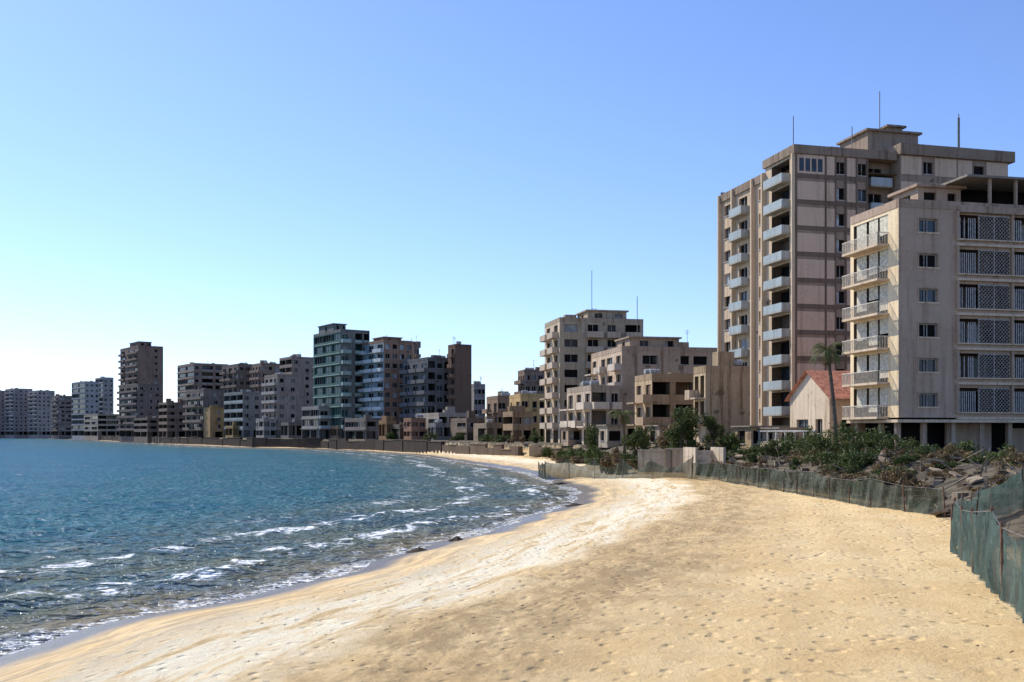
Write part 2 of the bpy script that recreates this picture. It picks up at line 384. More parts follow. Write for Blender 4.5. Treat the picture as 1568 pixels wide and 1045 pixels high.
foam=math_(nt,'MULTIPLY',math_(nt,'MULTIPLY',pat,zone),smooth(nt,ff,.42,.50))
sw=math_(nt,'MULTIPLY',smooth(nt,math_(nt,'ADD',D,math_(nt,'MULTIPLY',math_(nt,'SUBTRACT',fb,.5),4.0)),1.1,.5),smooth(nt,ff,.48,.55))
wc=math_(nt,'MULTIPLY',smooth(nt,noise(nt,pos(nt,(.5,1.6,1)),.7,5,.7),.65,.69),smooth(nt,ff,.43,.50))
foam=math_(nt,'MAXIMUM',math_(nt,'MAXIMUM',foam,math_(nt,'MULTIPLY',sw,.9)),math_(nt,'MULTIPLY',wc,.8))
c=mix(nt,foam,c,(.88,.90,.90))
L(nt,c,bs.inputs['Base Color']); bs.inputs['Roughness'].default_value=.9; bs.inputs['Specular IOR Level'].default_value=0
w1=noise(nt,pos(nt,(.8,1.2,1)),2.0,2,.5); w2=noise(nt,pos(nt,(.35,.6,1)),.9,2,.5)
hh=math_(nt,'ADD',w1,math_(nt,'MULTIPLY',w2,1.2))
nb_=bump(nt,hh,1.0,1.5); L(nt,bump(nt,hh,.8,.9),bs.inputs['Normal'])
gl_=nt.nodes.new('ShaderNodeBsdfGlossy'); gl_.inputs['Roughness'].default_value=.17; L(nt,nb_,gl_.inputs['Normal'])
fn=nt.nodes.new('ShaderNodeFresnel'); fn.inputs[0].default_value=1.33; L(nt,nb_,fn.inputs['Normal'])
fac=math_(nt,'MULTIPLY',math_(nt,'MINIMUM',fn.outputs[0],.42),math_(nt,'SUBTRACT',1,foam))
ms=nt.nodes.new('ShaderNodeMixShader'); L(nt,fac,ms.inputs[0]); L(nt,bs.outputs[0],ms.inputs[1]); L(nt,gl_.outputs[0],ms.inputs[2]); L(nt,ms.outputs[0],out.inputs[0])
mesh_np('sea',np.stack([x,y,zz],1),q,m,{'s':s,'l':l,'crest':(.5+.5*np.sin(ph))})

# ------------------------------------------------------------------ seawall
def strip_wall(name,pts,h0,h1,th,mat,step=6,cop=(.3,.27,.24),gap=.0,seed=3):
    b=Bld(name,(pts[0][0],pts[0][1],0)); b.mat('wall',mat); b.mat('coping',wallmat(cop,.6)); b.mat('piers',wallmat(tuple(v*.6 for v in cop),.6))
    R=random.Random(seed)
    for i in range(len(pts)-1):
        a=np.array(pts[i],float); c=np.array(pts[i+1],float); Ln=np.hypot(*(c-a)); n=max(1,int(Ln/step)); U=(c-a)/Ln; N=(U[1]*-1,U[0])
        for k in range(n):
            top=h1+R.choice([0,0,-.25,.2,.35,-.5]); fr=((a[0],a[1]),U,N)
            if R.random()<gap: continue
            b.box('wall',fr,k*Ln/n,(k+1)*Ln/n-.04,-th/2,th/2,h0,top)
            if R.random()<.6: b.box('coping',fr,k*Ln/n,(k+1)*Ln/n-.05,-th/2-.12,th/2+.12,top+.002,top+.14)
            if R.random()<.5: b.box('piers',fr,k*Ln/n+.2,k*Ln/n+.7,-th/2-.2,th/2+.2,h0,top-.1)
    return b.done()
strip_wall('seawall',[(-15,216),(-26,241),(-36,265),(-58.5,306),(-86,332),(-158,448),(-333,760)],-.6,3.0,.8,wallmat((.05,.04,.033),.7,name='dark_seawall'),7,(.12,.10,.08))
strip_wall('beach_retaining_wall',[(11.6,131),(8,160),(-6.5,195),(-15,216)],.3,2.4,.5,wallmat((.13,.10,.075),.8),4,(.22,.18,.14),.05)
strip_wall('concrete_terrace_wall',[(13.2,103.5),(18.3,98.5)],.5,3.1,.4,wallmat((.40,.35,.28),.8),3)

# ------------------------------------------------------------------ NEAR BUILDINGS
pink=(.47,.37,.30); cream_sunlit=(.82,.68,.48)  # seaward tone is lighter: sunlight on that face painted into the wall
yaw=math.radians(12); x0,y0=33.0,85.0; w,dp=20,7.6
b=Bld('apartment_building',(x0,y0,3.1)); setmats(b,pink,(.64,.53,.41),(.64,.53,.41),stain=.42,shut=(.4,.42,.4),side=cream_sunlit)
b.mat('lattice',plain('lattice_metal',(.42,.38,.33))); b.mat('railings',plain('white_railing',(.60,.54,.44)))
b.mat('columns',wallmat((.43,.34,.27),.5)); b.mat('inner_wall',wallmat((.13,.105,.085),.5)); b.mat('curtains',plain('white_louvre',(.44,.42,.39)))  # inner_wall here: balcony shade painted as a much darker wall colour
fs=frames(x0,y0,yaw,w,dp); f=fs[0]; R=random.Random(5); z0=6.3; fh=3.0
for k in range(6):
    za=z0+k*fh; zb=za+fh
    opening(b,f,0,5.5,za,zb,1.95,3.75,za+.95,za+2.1,.3,'window_glass' if k in(0,1,3,5) else 'dark_openings')
    b.box('balconies',f,1.80,3.90,.003,.08,za+.80,za+.945); b.box('columns',f,1.80,3.90,.003,.05,za+2.105,za+2.2)
    for u in (1.80,3.76): b.box('columns',f,u,u+.14,.003,.05,za+.95,za+2.1)
    for u in (1.96,2.55,2.83,3.66): b.box('trim',f,u,u+.06,-.28,-.2,za+.955,za+2.095)
    b.box('trim',f,2.03,3.65,-.275,-.205,za+2.0,za+2.09)
    for (ua,ub) in ((5.5,10.9),(10.9,20.0)):
        lo,hi=za+.50,zb-.40
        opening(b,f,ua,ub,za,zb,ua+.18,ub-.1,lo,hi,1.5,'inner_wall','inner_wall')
        b.box('balconies',f,ua+.03,ub-.03,.003,.34,za-.14,za+.08)
        b.box('balconies',f,ua+.03,ub-.03,.003,.26,za+.38,za+.49)
        for q in range(int((ub-ua)/1.7)):
            uu=ua+.45+q*1.7
            if R.random()<.8: b.box(R.choice(['dark_openings','window_glass','dark_openings','curtains']),f,uu,uu+1.25,-1.49,-1.42,lo+.01,lo+1.8)
        for q in range(8):
            if R.random()<.9: b.box('curtains',f,ua+.30+q*.21,ua+.38+q*.21,.10,.14,lo+.0,hi-.3)
        la,lb=ua+2.15,ub-.2; hL=hi-lo-.12; nn=int((lb-la)/.33)
        zl,zh=lo+.02,lo+.02+hL
        for q in range(-7,nn+1):
            for sgn in (1,-1):
                A=la+q*.33
                t0=max(0,(la-A)/hL); t1=min(1,(lb-A)/hL)
                if t1<=t0+.02: continue
                pa=P(f,A+t0*hL,.16+.02*sgn,zl+t0*hL if sgn>0 else zh-t0*hL); pb=P(f,A+t1*hL,.16+.02*sgn,zl+t1*hL if sgn>0 else zh-t1*hL)
                b.seg('lattice',pa,pb,.024,4)
        b.box('lattice',f,la,lb,.12,.2,zh,zh+.07)
        for uu in (la,la+(lb-la)/2): b.box('lattice',f,uu-.03,uu+.03,.11,.21,lo,hi)
        b.box('columns',f,ua-.02,ua+.17,.004,.30,za+.49,zb-.15)
WP='sea_walls'; facade(b,fs[1],dp,z0,fh,6,[('n',1.3),('B',5.6),('n',.4)],R,dict(rail='bars',prj=1.15,damage=.3,missing=0,patch=0)); WP='walls'
b.mat('blinds',plain('faded_blind',(.58,.53,.40)))
for k in range(6):
    za=z0+k*fh
    for (ua,ub,h0) in ((1.6,2.9,R.uniform(.1,1.2)),(3.2,4.6,R.uniform(.1,1.4)),(5.0,6.6,R.uniform(.1,1.0))): b.box('blinds',fs[1],ua,ub,-.1,-.06,za+.2+h0,za+2.69)
for q,ww in ((fs[2],dp),(fs[3],w)): b.quad('walls',P(q,0,0,3),P(q,ww,0,3),P(q,ww,0,z0+18),P(q,0,0,z0+18))
b.box('balconies',f,-.4,w,-dp,.5,z0-.42,z0-.165)
for u in (.1,2.6,5.4,8.2,11,14,17,19.6): b.box('columns',f,u-.2,u+.2,-.5,-.1,2.2,z0-.42)
for d in (3,6.8): b.box('columns',f,.1,.45,-d-.2,-d+.2,2.2,z0-.42)
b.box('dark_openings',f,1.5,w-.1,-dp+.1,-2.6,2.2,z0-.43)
b.box('walls',f,6.0,10.5,-2.2,-1.9,2.2,z0-.43); b.box('walls',f,12.5,19,-2.2,-1.9,2.2,z0-.9)
roofit(b,fs,w,dp,z0+18,.7,.02)
b.box('parapet',f,5.7,w,.06,.40,z0+17.75,z0+18.35)
penthouse(b,fs,3.9,8.2,3.0,6.8,z0+18.002,2.6,R); b.box('roof',f,6.5,w,-6.5,.2,z0+20.9,z0+21.1)
for u in (8.9,11.5,14.5,18): b.box('columns',f,u,u+.22,-.3,-.08,z0+18.01,z0+20.9)
b.box('dark_openings',f,8.5,w-.5,-6,-4,z0+18.01,z0+20.89)
b.done()

# --- tall tower
yaw=math.radians(14); x0,y0=32.7,115.0; w,dp=28.5,19.3; z0=3.1
b=Bld('apartment_tower',(x0,y0,z0)); setmats(b,(.30,.245,.20),(.36,.36,.34),(.36,.44,.50),panel=(.58,.46,.365),stain=.5,shut=(.40,.42,.42),side=(.58,.47,.36))  # side: tower's sunlit seaward face painted lighter than the front
b.mat('dark_frame',wallmat((.17,.135,.11),.4)); b.mat('railings',METAL)
fs=frames(x0,y0,yaw,w,dp); f,lf=fs[0],fs[1]; R=random.Random(11); ft=37.3
fh=3.02; nf=11; zb0=ft-nf*fh
o=dict(damage=.35,prj=1.0,missing=.03)
facade(b,f,3.9,zb0,fh,nf,[('p',3.9)],R,o)
def sub(fr,u): return (P(fr,u,0,0)[:2],fr[1],fr[2])
facade(b,sub(f,3.9),5.6,zb0,fh,nf,[('p',1.25),('w',1.3),('p',1.4),('w',1.35)],R,dict(damage=.75))
for u in (.02,3.85,5.1,6.45,7.85,9.3): b.box('dark_frame',f,u,u+.18,.004,.13,zb0,ft)
for k in range(nf+1): b.box('dark_frame',f,.2,9.3,.065,.09,zb0+k*fh+.25,zb0+k*fh+.70)
for u in (.5,1.3,2.1,2.9): b.box('window_glass',f,u,u+.6,.062,.075,ft-2.0,ft-.5)
rb=(P(f,9.5,-1.6,0)[:2],f[1],f[2])
facade(b,rb,4.0,zb0,fh,nf,[('n',.6),('b',3.0),('n',.4)],R,dict(damage=.6,prj=1.3,missing=0))
for u in (9.5,13.5): b.quad('walls',P(f,u,0,zb0),P(f,u,-1.6,zb0),P(f,u,-1.6,ft+1),P(f,u,0,ft+1))
rs=(P(f,13.5,.5,0)[:2],f[1],f[2])
facade(b,rs,15.0,zb0+.6,fh,nf,[('p',3.0),('w',1.6),('p',3.2),('p',2.2),('w',1.8),('p',3.2)],R,dict(damage=.4))
b.quad('walls',P(f,13.5,.5,zb0),P(f,13.5,0,zb0),P(f,13.5,0,ft+.6),P(f,13.5,.5,ft+.6))
b.box('parapet',f,13.3,29.2,-dp,.9,ft+.62,ft+1.9)
b.box('parapet',f,-.25,13.29,-7.3,.2,ft,ft+1.0)
b.quad('walls',P(f,0,0,0),P(f,28.5,0,0),P(f,28.5,0,zb0),P(f,0,0,zb0)); b.quad('walls',P(lf,0,0,0),P(lf,dp,0,0),P(lf,dp,0,zb0),P(lf,0,0,zb0))
b.quad('walls',P(rs,0,0,zb0),P(rs,15,0,zb0),P(rs,15,0,zb0+.6),P(rs,0,0,zb0+.6))
lo=dict(damage=.5,prj=1.1,missing=.0)
WP='sea_walls'
facade(b,lf,7.0,zb0,fh,nf,[('n',1.0),('B',4.2),('n',1.3)],R,lo)
facade(b,sub(lf,7.0),12.3,zb0-1.5,fh,nf,[('w',1.7),('n',.7),('w',1.5),('b',3.3),('n',1.2),('W',2.2),('n',.8)],R,lo)
WP='walls'
b.mat('fins',wallmat((.62,.51,.39),.4))
for u in (6.9,9.6,15.0,18.9): b.box('fins',lf,u,u+.3,.004,.55,zb0,ft-.6)
b.box('fins',lf,.0,.28,.004,.4,zb0,ft-.01)
b.box('parapet',lf,7.01,dp+.3,-10,.25,ft-1.5,ft-.5)
for q,ww in ((fs[2],dp),(fs[3],w)): b.quad('walls',P(q,0,0,0),P(q,ww,0,0),P(q,ww,0,ft),P(q,0,0,ft))
b.quad('roof',P(f,0,0,ft-1.6),P(f,w,0,ft-1.6),P(f,w,-dp,ft-1.6),P(f,0,-dp,ft-1.6))
penthouse(b,fs,11.5,18.5,3,9,ft+1.9,2.4,R,False)
penthouse(b,fs,15,17,4,6,ft+4.5,.8,R,False)
penthouse(b,fs,6.5,7.3,3,5,ft+1.0,.7,R,False)
for (u,d,h) in ((1.5,3,4.3),(10.0,4,4.0),(14.5,5,9.0),(23.5,2,6.0)):
    a=P(f,u,-d,ft+1); b.seg('railings',a,(a[0],a[1],ft+1+h),.06,5)
b.seg('railings',P(f,23.5,-2,ft+1.5),P(f,23.5,-2,ft+6.5),.14,6)
b.done()

# --- low buildings between
b,fs,w,dp,zt,fh,R=building('beach_apartment_building',1062,1080,1148,560,112,14,(.42,.33,.22),[('n',.8),('n',2),('n',2)],[('n',.3),('B',3),('n',.4),('B',3),('n',.3)],seed=4,gf='n',bal=(.5,.41,.31),side=(.62,.50,.36),clut=2,ants=1,stain=.8,patch=.6); b.done()  # side tones in this group paint sunlight onto seaward walls
b,fs,w,dp,zt,fh,R=building('ruined_hotel_annex',972,998,1062,572,130,12,(.38,.29,.20),[('l',2.4),('n',.5),('l',2.4)],[('b',3),('n',.6),('b',3)],seed=9,gf='o',missing=.5,damage=.9,clut=3,ants=2,stain=.9,patch=.6,side=(.5,.39,.27)); b.done()
b,fs,w,dp,zt,fh,R=building('ruined_hotel_annex',868,905,950,590,152,15,(.38,.33,.28),[('B',3),('n',.5),('b',2)],[('b',3),('n',.4),('b',3),('n',.4),('b',3)],seed=12,gf='o',bal=(.57,.52,.46),side=(.52,.45,.38),missing=.5,damage=.95,clut=4,ants=3,stain=.9,patch=.6); b.done()
b,fs,w,dp,zt,fh,R=building('seafront_hotel',905,952,1102,530,160,12,(.45,.36,.29),[('n',2.5),('W',2.6),('n',.5),('n',2),('w',1.8),('W',2.4),('n',1.5)],[('b',3),('n',.5),('W',3),('b',3),('n',1),('b',3)],seed=14,bal=(.56,.50,.44),side=(.58,.47,.37),pent=[(.12,.62,.1,.5,2.3)],clut=4,ants=2,damage=.85,stain=.85,patch=.6); 
a=P(fs[0],4.0,-4,zt); b.seg('railings',a,(a[0],a[1],zt+9.4),.06,5); b.done()
b,fs,w,dp,zt,fh,R=building('hotel_block',834,857,985,486,182,12,(.42,.36,.28),[('n',.5),('W',3),('n',1),('b',3),('n',.6),('b',2.4),('n',1),('B',3),('n',.4)],[('n',.6),('b',3),('n',1),('b',3),('n',.5)],seed=17,fh=2.95,pent=[(.35,.82,.1,.7,2.2)],clut=1,ants=2,damage=.7,bal=(.48,.41,.34),side=(.56,.47,.36),stain=.6)
a=P(fs[0],7.3,-4,zt); b.seg('railings',a,(a[0],a[1],zt+10.2),.06,5); b.done()
for i,(px,d,ww,hh_,col) in enumerate([(1150,104,5,2.2,(.42,.34,.24)),(1010,122,6,2.4,(.3,.25,.2)),(930,140,5,2.6,(.4,.36,.3)),(870,158,5,2.4,(.32,.27,.22)),(1195,100,4,2.0,(.4,.35,.3))]):
    b=Bld('beach_shed',(kx(px)*d,d,3)); setmats(b,col,stain=.9); fs=frames(kx(px)*d,d,math.radians(13),ww,4); R=random.Random(60+i)
    facade(b,fs[0],ww,2.9,hh_+.5,1,[('W',2),('n',.5),('o',2)],R,dict(damage=1,patch=.8)); facade(b,fs[1],4,2.9,hh_+.5,1,[('n',1),('W',2),('n',.5)],R,dict(damage=1,patch=.8))
    for q,l_ in ((fs[2],4),(fs[3],ww)): b.quad('walls',P(q,0,0,2.5),P(q,l_,0,2.5),P(q,l_,0,3.4+hh_),P(q,0,0,3.4+hh_))
    b.box('roof',fs[0],-.3,ww+.3,-4.3,.3,3.402+hh_,3.55+hh_); b.done()

# --- tiled-roof house
yaw=math.radians(12); d=96; x0=kx(1270)*d; w,dp=9,7.9; z0=4.0; zt=8.7
b=Bld('house_with_tiled_roof',(x0,d,z0)); setmats(b,(.50,.42,.34),(.5,.45,.38),stain=.7,side=(.62,.53,.42))  # side: sunlit gable painted lighter than the front wall
b.mat('roof_tiles',plain('terracotta_tiles',(.56,.25,.155),.85,.2,.35,2.5))
fs=frames(x0,d,yaw,w,dp); f,lf=fs[0],fs[1]; R=random.Random(3)
facade(b,f,w,z0,4.7,1,[('n',.6),('W',1.6),('n',.6),('W',1.6),('n',1)],R,dict(damage=.9))
WP='sea_walls'; facade(b,lf,dp,z0,4.7,1,[('n',1),('w',1.4),('n',.8),('W',2.6),('n',.9)],R,dict(damage=.9)); WP='walls'
b.quad('walls',P(f,w,0,z0),P(f,w,-dp,z0),P(f,w,-dp,zt),P(f,w,0,zt)); b.quad('walls',P(f,0,-dp,z0),P(f,w,-dp,z0),P(f,w,-dp,zt),P(f,0,-dp,zt))
hz=zt+2.4
WP='sea_walls'
for u in (0,w): b.quad('walls',P(f,u,0,zt),P(f,u,-dp,zt),P(f,u,-dp/2,hz))
WP='walls'
for nn in (0,1):
    for r_ in range(10):
        t0=r_/10; t1=(r_+1)/10+.01
        if nn==0: n0,n1=-dp/2+(dp/2+.5)*t0,-dp/2+(dp/2+.5)*t1
        else: n0,n1=-dp/2-(dp/2+.5)*t0,-dp/2-(dp/2+.5)*t1
        za,zb_=hz+.17-(hz-zt+.45)*t0,hz+.06-(hz-zt+.45)*t1
        b.quad('roof_tiles',P(f,-.4,n0,za),P(f,w+.4,n0,za),P(f,w+.4,n1,zb_),P(f,-.4,n1,zb_))
b.box('balconies',lf,-3,dp+1,0,3.2,2.0,4.1)
for u in np.linspace(-2.8,dp+.6,7): b.box('trim',lf,u,u+.18,3.0,3.18,4.1,5.1)
b.box('trim',lf,-3,dp+1,2.98,3.2,5.1,5.25)
b.done()

# ------------------------------------------------------------------ FAR BUILDINGS
g1=(.19,.16,.145); g2=(.25,.195,.165); wht=(.33,.34,.37); ylw=(.50,.37,.19)
FB=[('n',.4),('w',1.6),('n',.5),('w',1.6),('n',.5),('b',2.4),('n',.4)]
LB=[('b',3),('n',.3),('b',3),('n',.3),('b',3)]
def far(name,*a,**k):
    r=building(name,*a,**k); r[0].done(); return r
b,fs,w,dp,zt,fh,R=building('office_tower',480,522,566,504,308,34,(.18,.19,.19),[('b',3),('n',1.6),('l',2.6),('n',.3),('l',2)],[('s',3),('s',3),('s',3),('n',.3)],seed=21,bal=(.34,.45,.44),side=(.07,.14,.14),fh=3.3,pent=[(.0,.42,.25,.8,2.8)],damage=.3,clut=1,ants=3)
b.mat('window_glass',plain('green_glass',(.015,.065,.055),.3,.3,.3,.6)); b.done()
far('apartment_building',548,588,632,520,300,34,(.28,.185,.14),[('w',1.5),('w',1.5),('w',1.5),('w',1.5)],[('b',3),('n',.3),('b',3),('n',.3),('b',3)],seed=22,fh=3.0,par=(.50,.58,.64),bal=(.5,.54,.58),side=(.22,.29,.34),pent=[(.1,.7,.1,.5,1.6)],damage=.3,shut=(.35,.38,.4))
far('apartment_building',624,634,642,528,312,34,g2,[('b',3)],[('n',2)],seed=23)
far('terraced_apartment_building',617,655,692,547,286,32,(.14,.145,.16),[('l',3),('n',.3),('W',2.5),('n',.4),('l',3)],LB,seed=24,fh=3.2,damage=.5,clut=3)
far('apartment_building',686,697,722,527,284,30,(.16,.105,.08),[('n',1)],[('b',2),('n',1)],seed=25,gf='n',clut=1,ants=2,stain=.3)
far('apartment_building',718,726,743,588,300,25,wht,[('w',1),('w',1),('w',1)],[('n',1)],seed=26)
far('apartment_building',793,803,835,566,290,14,(.24,.18,.15),FB,LB,seed=27,clut=3)
far('old_seafront_building',745,762,792,606,240,18,(.26,.19,.14),[('W',2),('n',.5),('W',2)],[('b',3),('n',1),('b',3)],seed=28,damage=.9,missing=.3)
far('old_seafront_building',780,797,834,603,222,14,ylw,[('b',2.6),('n',.5),('w',1.5),('n',.5),('w',1.5)],[('b',3),('n',1),('w',2)],seed=29,damage=.7)
far('old_seafront_building',770,785,815,630,208,15,(.32,.23,.15),[('W',2),('W',2)],[('l',3)],seed=41,damage=.9)
far('beach_pavilion',637,672,716,632,262,26,(.38,.34,.30),[('l',3),('n',.4),('l',3),('n',.4),('l',3)],[('W',2),('W',2)],seed=30,gf='l',clut=2)
far('beach_pavilion',690,715,745,640,240,22,(.20,.16,.13),[('W',3),('n',.6),('l',3)],[('W',2),('n',1)],seed=31,gf='o',clut=3)
far('beach_pavilion',725,745,772,648,228,18,(.27,.22,.17),[('l',3),('n',.6),('l',3)],[('W',2),('n',1)],seed=42,gf='o',clut=3)
far('beach_pavilion',590,612,640,650,272,30,(.17,.15,.13),[('W',3),('n',.6),('W',3)],[('W',2),('n',1)],seed=32,gf='o',clut=2)
far('beach_pavilion',528,560,595,640,285,33,(.22,.20,.19),[('l',3),('n',.6),('l',3)],[('s',2),('s',2)],seed=33,gf='o',clut=2)
far('beach_pavilion',462,488,528,622,312,34,(.28,.28,.28),[('b',3),('n',.6),('l',3)],[('s',2),('s',2)],seed=34,gf='o',clut=2,par=(.36,.44,.46))
far('apartment_building',405,425,458,573,352,36,(.30,.26,.24),[('w',2),('n',.6),('w',2),('n',.5)],[('b',3),('b',3),('b',3)],seed=35,par=(.36,.35,.35))
far('apartment_building',428,447,480,546,392,36,(.28,.235,.21),[('w',2),('n',.6),('w',2),('n',.5)],[('l',3),('l',3)],seed=36,clut=4,ants=1)
far('apartment_building',386,400,432,556,420,36,g2,FB,LB,seed=37,clut=5,ants=1)
far('apartment_building',340,365,398,557,432,36,g1,FB,LB,seed=38,clut=5,ants=1)
far('apartment_building',272,297,350,556,450,36,(.27,.21,.175),[('w',1.5),('n',.5),('l',3),('n',.5),('l',3),('n',.5)],[('s',3),('s',3)],seed=39,clut=5,ants=1,par=(.32,.3,.29),bal=(.38,.34,.32))
far('apartment_building',343,372,402,600,366,36,(.22,.24,.26),[('w',2),('n',.6),('w',2),('n',.5)],[('l',3),('l',3),('l',3)],seed=43,par=(.3,.36,.39))
far('apartment_building',284,312,345,596,392,36,g1,[('n',1),('w',2),('n',.6)],[('b',3),('b',3),('b',3)],seed=44)
far('old_seafront_building',312,322,346,624,386,36,(.38,.26,.14),[('n',1),('w',2),('n',.6)],[('n',3)],seed=45)
far('old_seafront_building',243,256,286,616,440,36,(.24,.18,.15),[('W',2),('n',.6),('W',2)],[('l',3),('l',3)],seed=46)
far('old_seafront_building',205,226,262,640,470,36,(.2,.17,.15),[('W',2),('n',.6),('W',2)],[('l',3),('l',3)],seed=47)
far('apartment_tower',172,212,250,529,540,38,(.23,.165,.14),[('n',2),('n',.6),('w',2),('n',.5)],[('b',3),('b',3),('n',1),('b',3)],seed=48,fh=3.5,clut=2,ants=1,pent=[(.1,.6,.1,.6,3)])
far('apartment_building',176,212,246,588,500,38,(.18,.15,.14),[('w',2),('n',.6),('w',2),('w',2)],[('b',3),('b',3),('b',3)],seed=49,fh=3.3,clut=3)
far('apartment_building',110,130,152,584,660,40,wht,[('w',2),('w',2),('w',2)],[('s',3),('s',3)],seed=50,fh=3.4)
far('apartment_building',146,158,174,578,700,40,wht,[('w',2),('w',2)],[('s',3),('s',3)],seed=51,fh=3.4)
far('beach_pavilion',112,150,205,634,630,38,(.34,.30,.26),[('l',3),('l',3),('l',3),('l',3)],[('W',2),('W',2)],seed=52,clut=3)
far('apartment_building',80,90,110,606,780,40,(.20,.165,.16),[('W',2),('W',2)],[('b',3),('b',3)],seed=53,fh=3.4)
far('apartment_building',44,58,84,598,860,42,(.32,.29,.30),[('w',2),('w',2),('w',2),('w',2)],[('b',3),('b',3)],seed=54,fh=3.4)
far('apartment_building',8,22,50,595,880,42,(.30,.27,.29),[('w',2),('w',2),('w',2),('w',2)],[('b',3),('b',3)],seed=55,fh=3.4)
far('apartment_building',-30,-12,14,598,900,42,(.30,.27,.29),[('w',2),('w',2),('w',2),('w',2)],[('b',3),('b',3)],seed=56,fh=3.4)
far('apartment_building',-110,-80,-35,600,900,42,g2,FB,LB,seed=57,fh=3.4)
R=random.Random(77)
for i,(px,d) in enumerate([(215,520),(262,470),(300,415),(345,372),(392,350),(430,340),(468,330),(505,312),(540,296),(580,280),(618,268),(655,255)]):
    far('seafront_cafe_building',px,px+12,px+R.randint(26,36),R.randint(640,652),d-4,33,(R.uniform(.15,.34),)*3 if R.random()<.4 else (R.uniform(.22,.36),R.uniform(.17,.24),R.uniform(.11,.16)),[('l',3),('n',.4),('W',3)],[('l',3),('W',2)],seed=100+i,gf='l',clut=2,ants=0)

# ------------------------------------------------------------------ vegetation
def leafmat(name,c1,c2,trans=.25):
    m,nt,bs,out=newmat(name)
    n=noise(nt,pos(nt),1.3,4,.6); n2=noise(nt,pos(nt),14,2,.5)
    c=mix(nt,smooth(nt,n,.35,.65),c1,c2); c=mix(nt,smooth(nt,n2,.4,.7,0,.5),c,tuple(v*1.7 for v in c2))
    L(nt,c,bs.inputs['Base Color']); bs.inputs['Roughness'].default_value=.6; bs.inputs['Specular IOR Level'].default_value=.25
    tr=nt.nodes.new('ShaderNodeBsdfTranslucent'); L(nt,c,tr.inputs[0]); ms=nt.nodes.new('ShaderNodeMixShader'); ms.inputs[0].default_value=trans
    L(nt,bs.outputs[0],ms.inputs[1]); L(nt,tr.outputs[0],ms.inputs[2]); L(nt,ms.outputs[0],out.inputs[0])
    return m
GREEN=leafmat('shrub_leaves',(.03,.045,.013),(.09,.115,.03)); DRY=leafmat('dry_brush',(.09,.065,.035),(.21,.15,.07)); PALM=leafmat('palm_leaves',(.05,.07,.02),(.13,.15,.045)); PALMD=leafmat('dry_palm_leaves',(.12,.08,.04),(.22,.15,.07))
BARK=plain('bark',(.13,.10,.075),.9,.1,.4,6)
def leaves(cs,size):
    n=len(cs); a=rng.normal(size=(n,3)); a/=np.linalg.norm(a,axis=1)[:,None]; h=rng.normal(size=(n,3)); bb=np.cross(a,h); bb/=np.linalg.norm(bb,axis=1)[:,None]
    sz=(size*rng.uniform(.5,1.4,n))[:,None]
    v=np.stack([cs-a*sz,cs-bb*sz*.4,cs+a*sz,cs+bb*sz*.4],1).reshape(-1,3)
    return v,np.arange(n*4).reshape(-1,4)
def bushpts(c,r,h,n):
    out=[]; k=max(4,int(6+r*3))
    for i in range(k):
        a=rng.uniform(0,6.28); q=rng.uniform(0,.9)*r; cc=np.array([c[0]+q*math.cos(a),c[1]+q*math.sin(a),c[2]+rng.uniform(.15,.85)*h*(1-.4*q/r)])
        d=rng.normal(size=(n//k,3)); d/=np.linalg.norm(d,axis=1)[:,None]; rr=rng.uniform(.2,1.15,(n//k,1))**.6
        out.append(cc+d*rr*np.array([r*.4,r*.4,h*.28])*rng.uniform(.45,1.2))
    return np.vstack(out)
def shrubs(name,lst,mat,size=.11,dens=900):
    pts=np.vstack([bushpts((x,y,gz(x,y)-.1),r,h,int(dens*r)) for x,y,r,h in lst]); v,q=leaves(pts,size)
    mesh_np(name,v,q,mat,smoothf=False)
gl=[];dl=[]
for i in range(165):
    y=rng.uniform(46,112); x=rng.uniform(19.9,30) if y<84 else rng.uniform(18.3,29)
    (gl if rng.random()<.42 else dl).append((x,y,rng.uniform(.4,1.5),rng.uniform(.3,1.3)))
for (px,d,r,h) in [(1240,82,1.9,3.0),(1258,80,2.0,2.6),(1290,78,2.1,3.3),(1315,78,2.1,3.0),(1340,76,1.8,2.4),(1225,88,1.7,2.6),(1180,90,1.5,1.9),(1205,90,1.5,2.2),(1150,92,1.4,1.7),(1365,74,1.6,1.8),(1300,70,1.8,1.6),(1485,66,1.5,1.8),(1420,70,1.5,1.5),(1270,72,1.7,1.6),(1390,80,1.5,1.7),(1330,68,1.4,1.3),(1545,60,1.3,1.5)]:
    gl.append((kx(px)*d,d,r,h))
shrubs('shrub_thicket',gl,GREEN,.11,900); shrubs('dry_brush_thicket',dl,DRY,.10,600)
far_l=[(kx(px)*d,d,r,h) for px,d,r,h in [(880,140,1.8,2.6),(865,146,1.7,2.3),(900,135,1.7,2.6),(912,130,1.7,3.0),(925,128,1.7,2.4),(965,118,1.7,2.8),(1000,124,1.8,3.0),(985,112,1.5,2.4),(840,160,1.6,2.2),(1120,104,1.6,2.2),(1105,108,1.5,2.2),(1060,106,1.7,2.8),(1020,108,1.8,3.0),(770,195,1.6,2.0),(820,180,1.6,2.2),(745,205,1.8,2.2),(700,235,1.8,2),(660,250,2,2.5),(600,275,2,2.4)]]
shrubs('seafront_shrubs',far_l,GREEN,.16,850)
far_d=[(kx(px)*d+rng.uniform(-1,1),d+rng.uniform(-2,2),rng.uniform(.8,1.6),rng.uniform(.8,1.8)) for px,d in [(850,150),(872,142),(890,136),(912,128),(930,122),(950,116),(985,112),(1010,112),(1030,108),(1055,108),(1085,104),(830,165),(810,178),(785,188),(760,198)]]
shrubs('dry_seafront_brush',far_d,DRY,.15,800)
shrubs('dry_reed_clump',[(kx(940)*104,104,1.1,3.2),(kx(932)*105,105,1.0,2.6),(kx(948)*103,103,.9,2.4)],DRY,.16,1500)
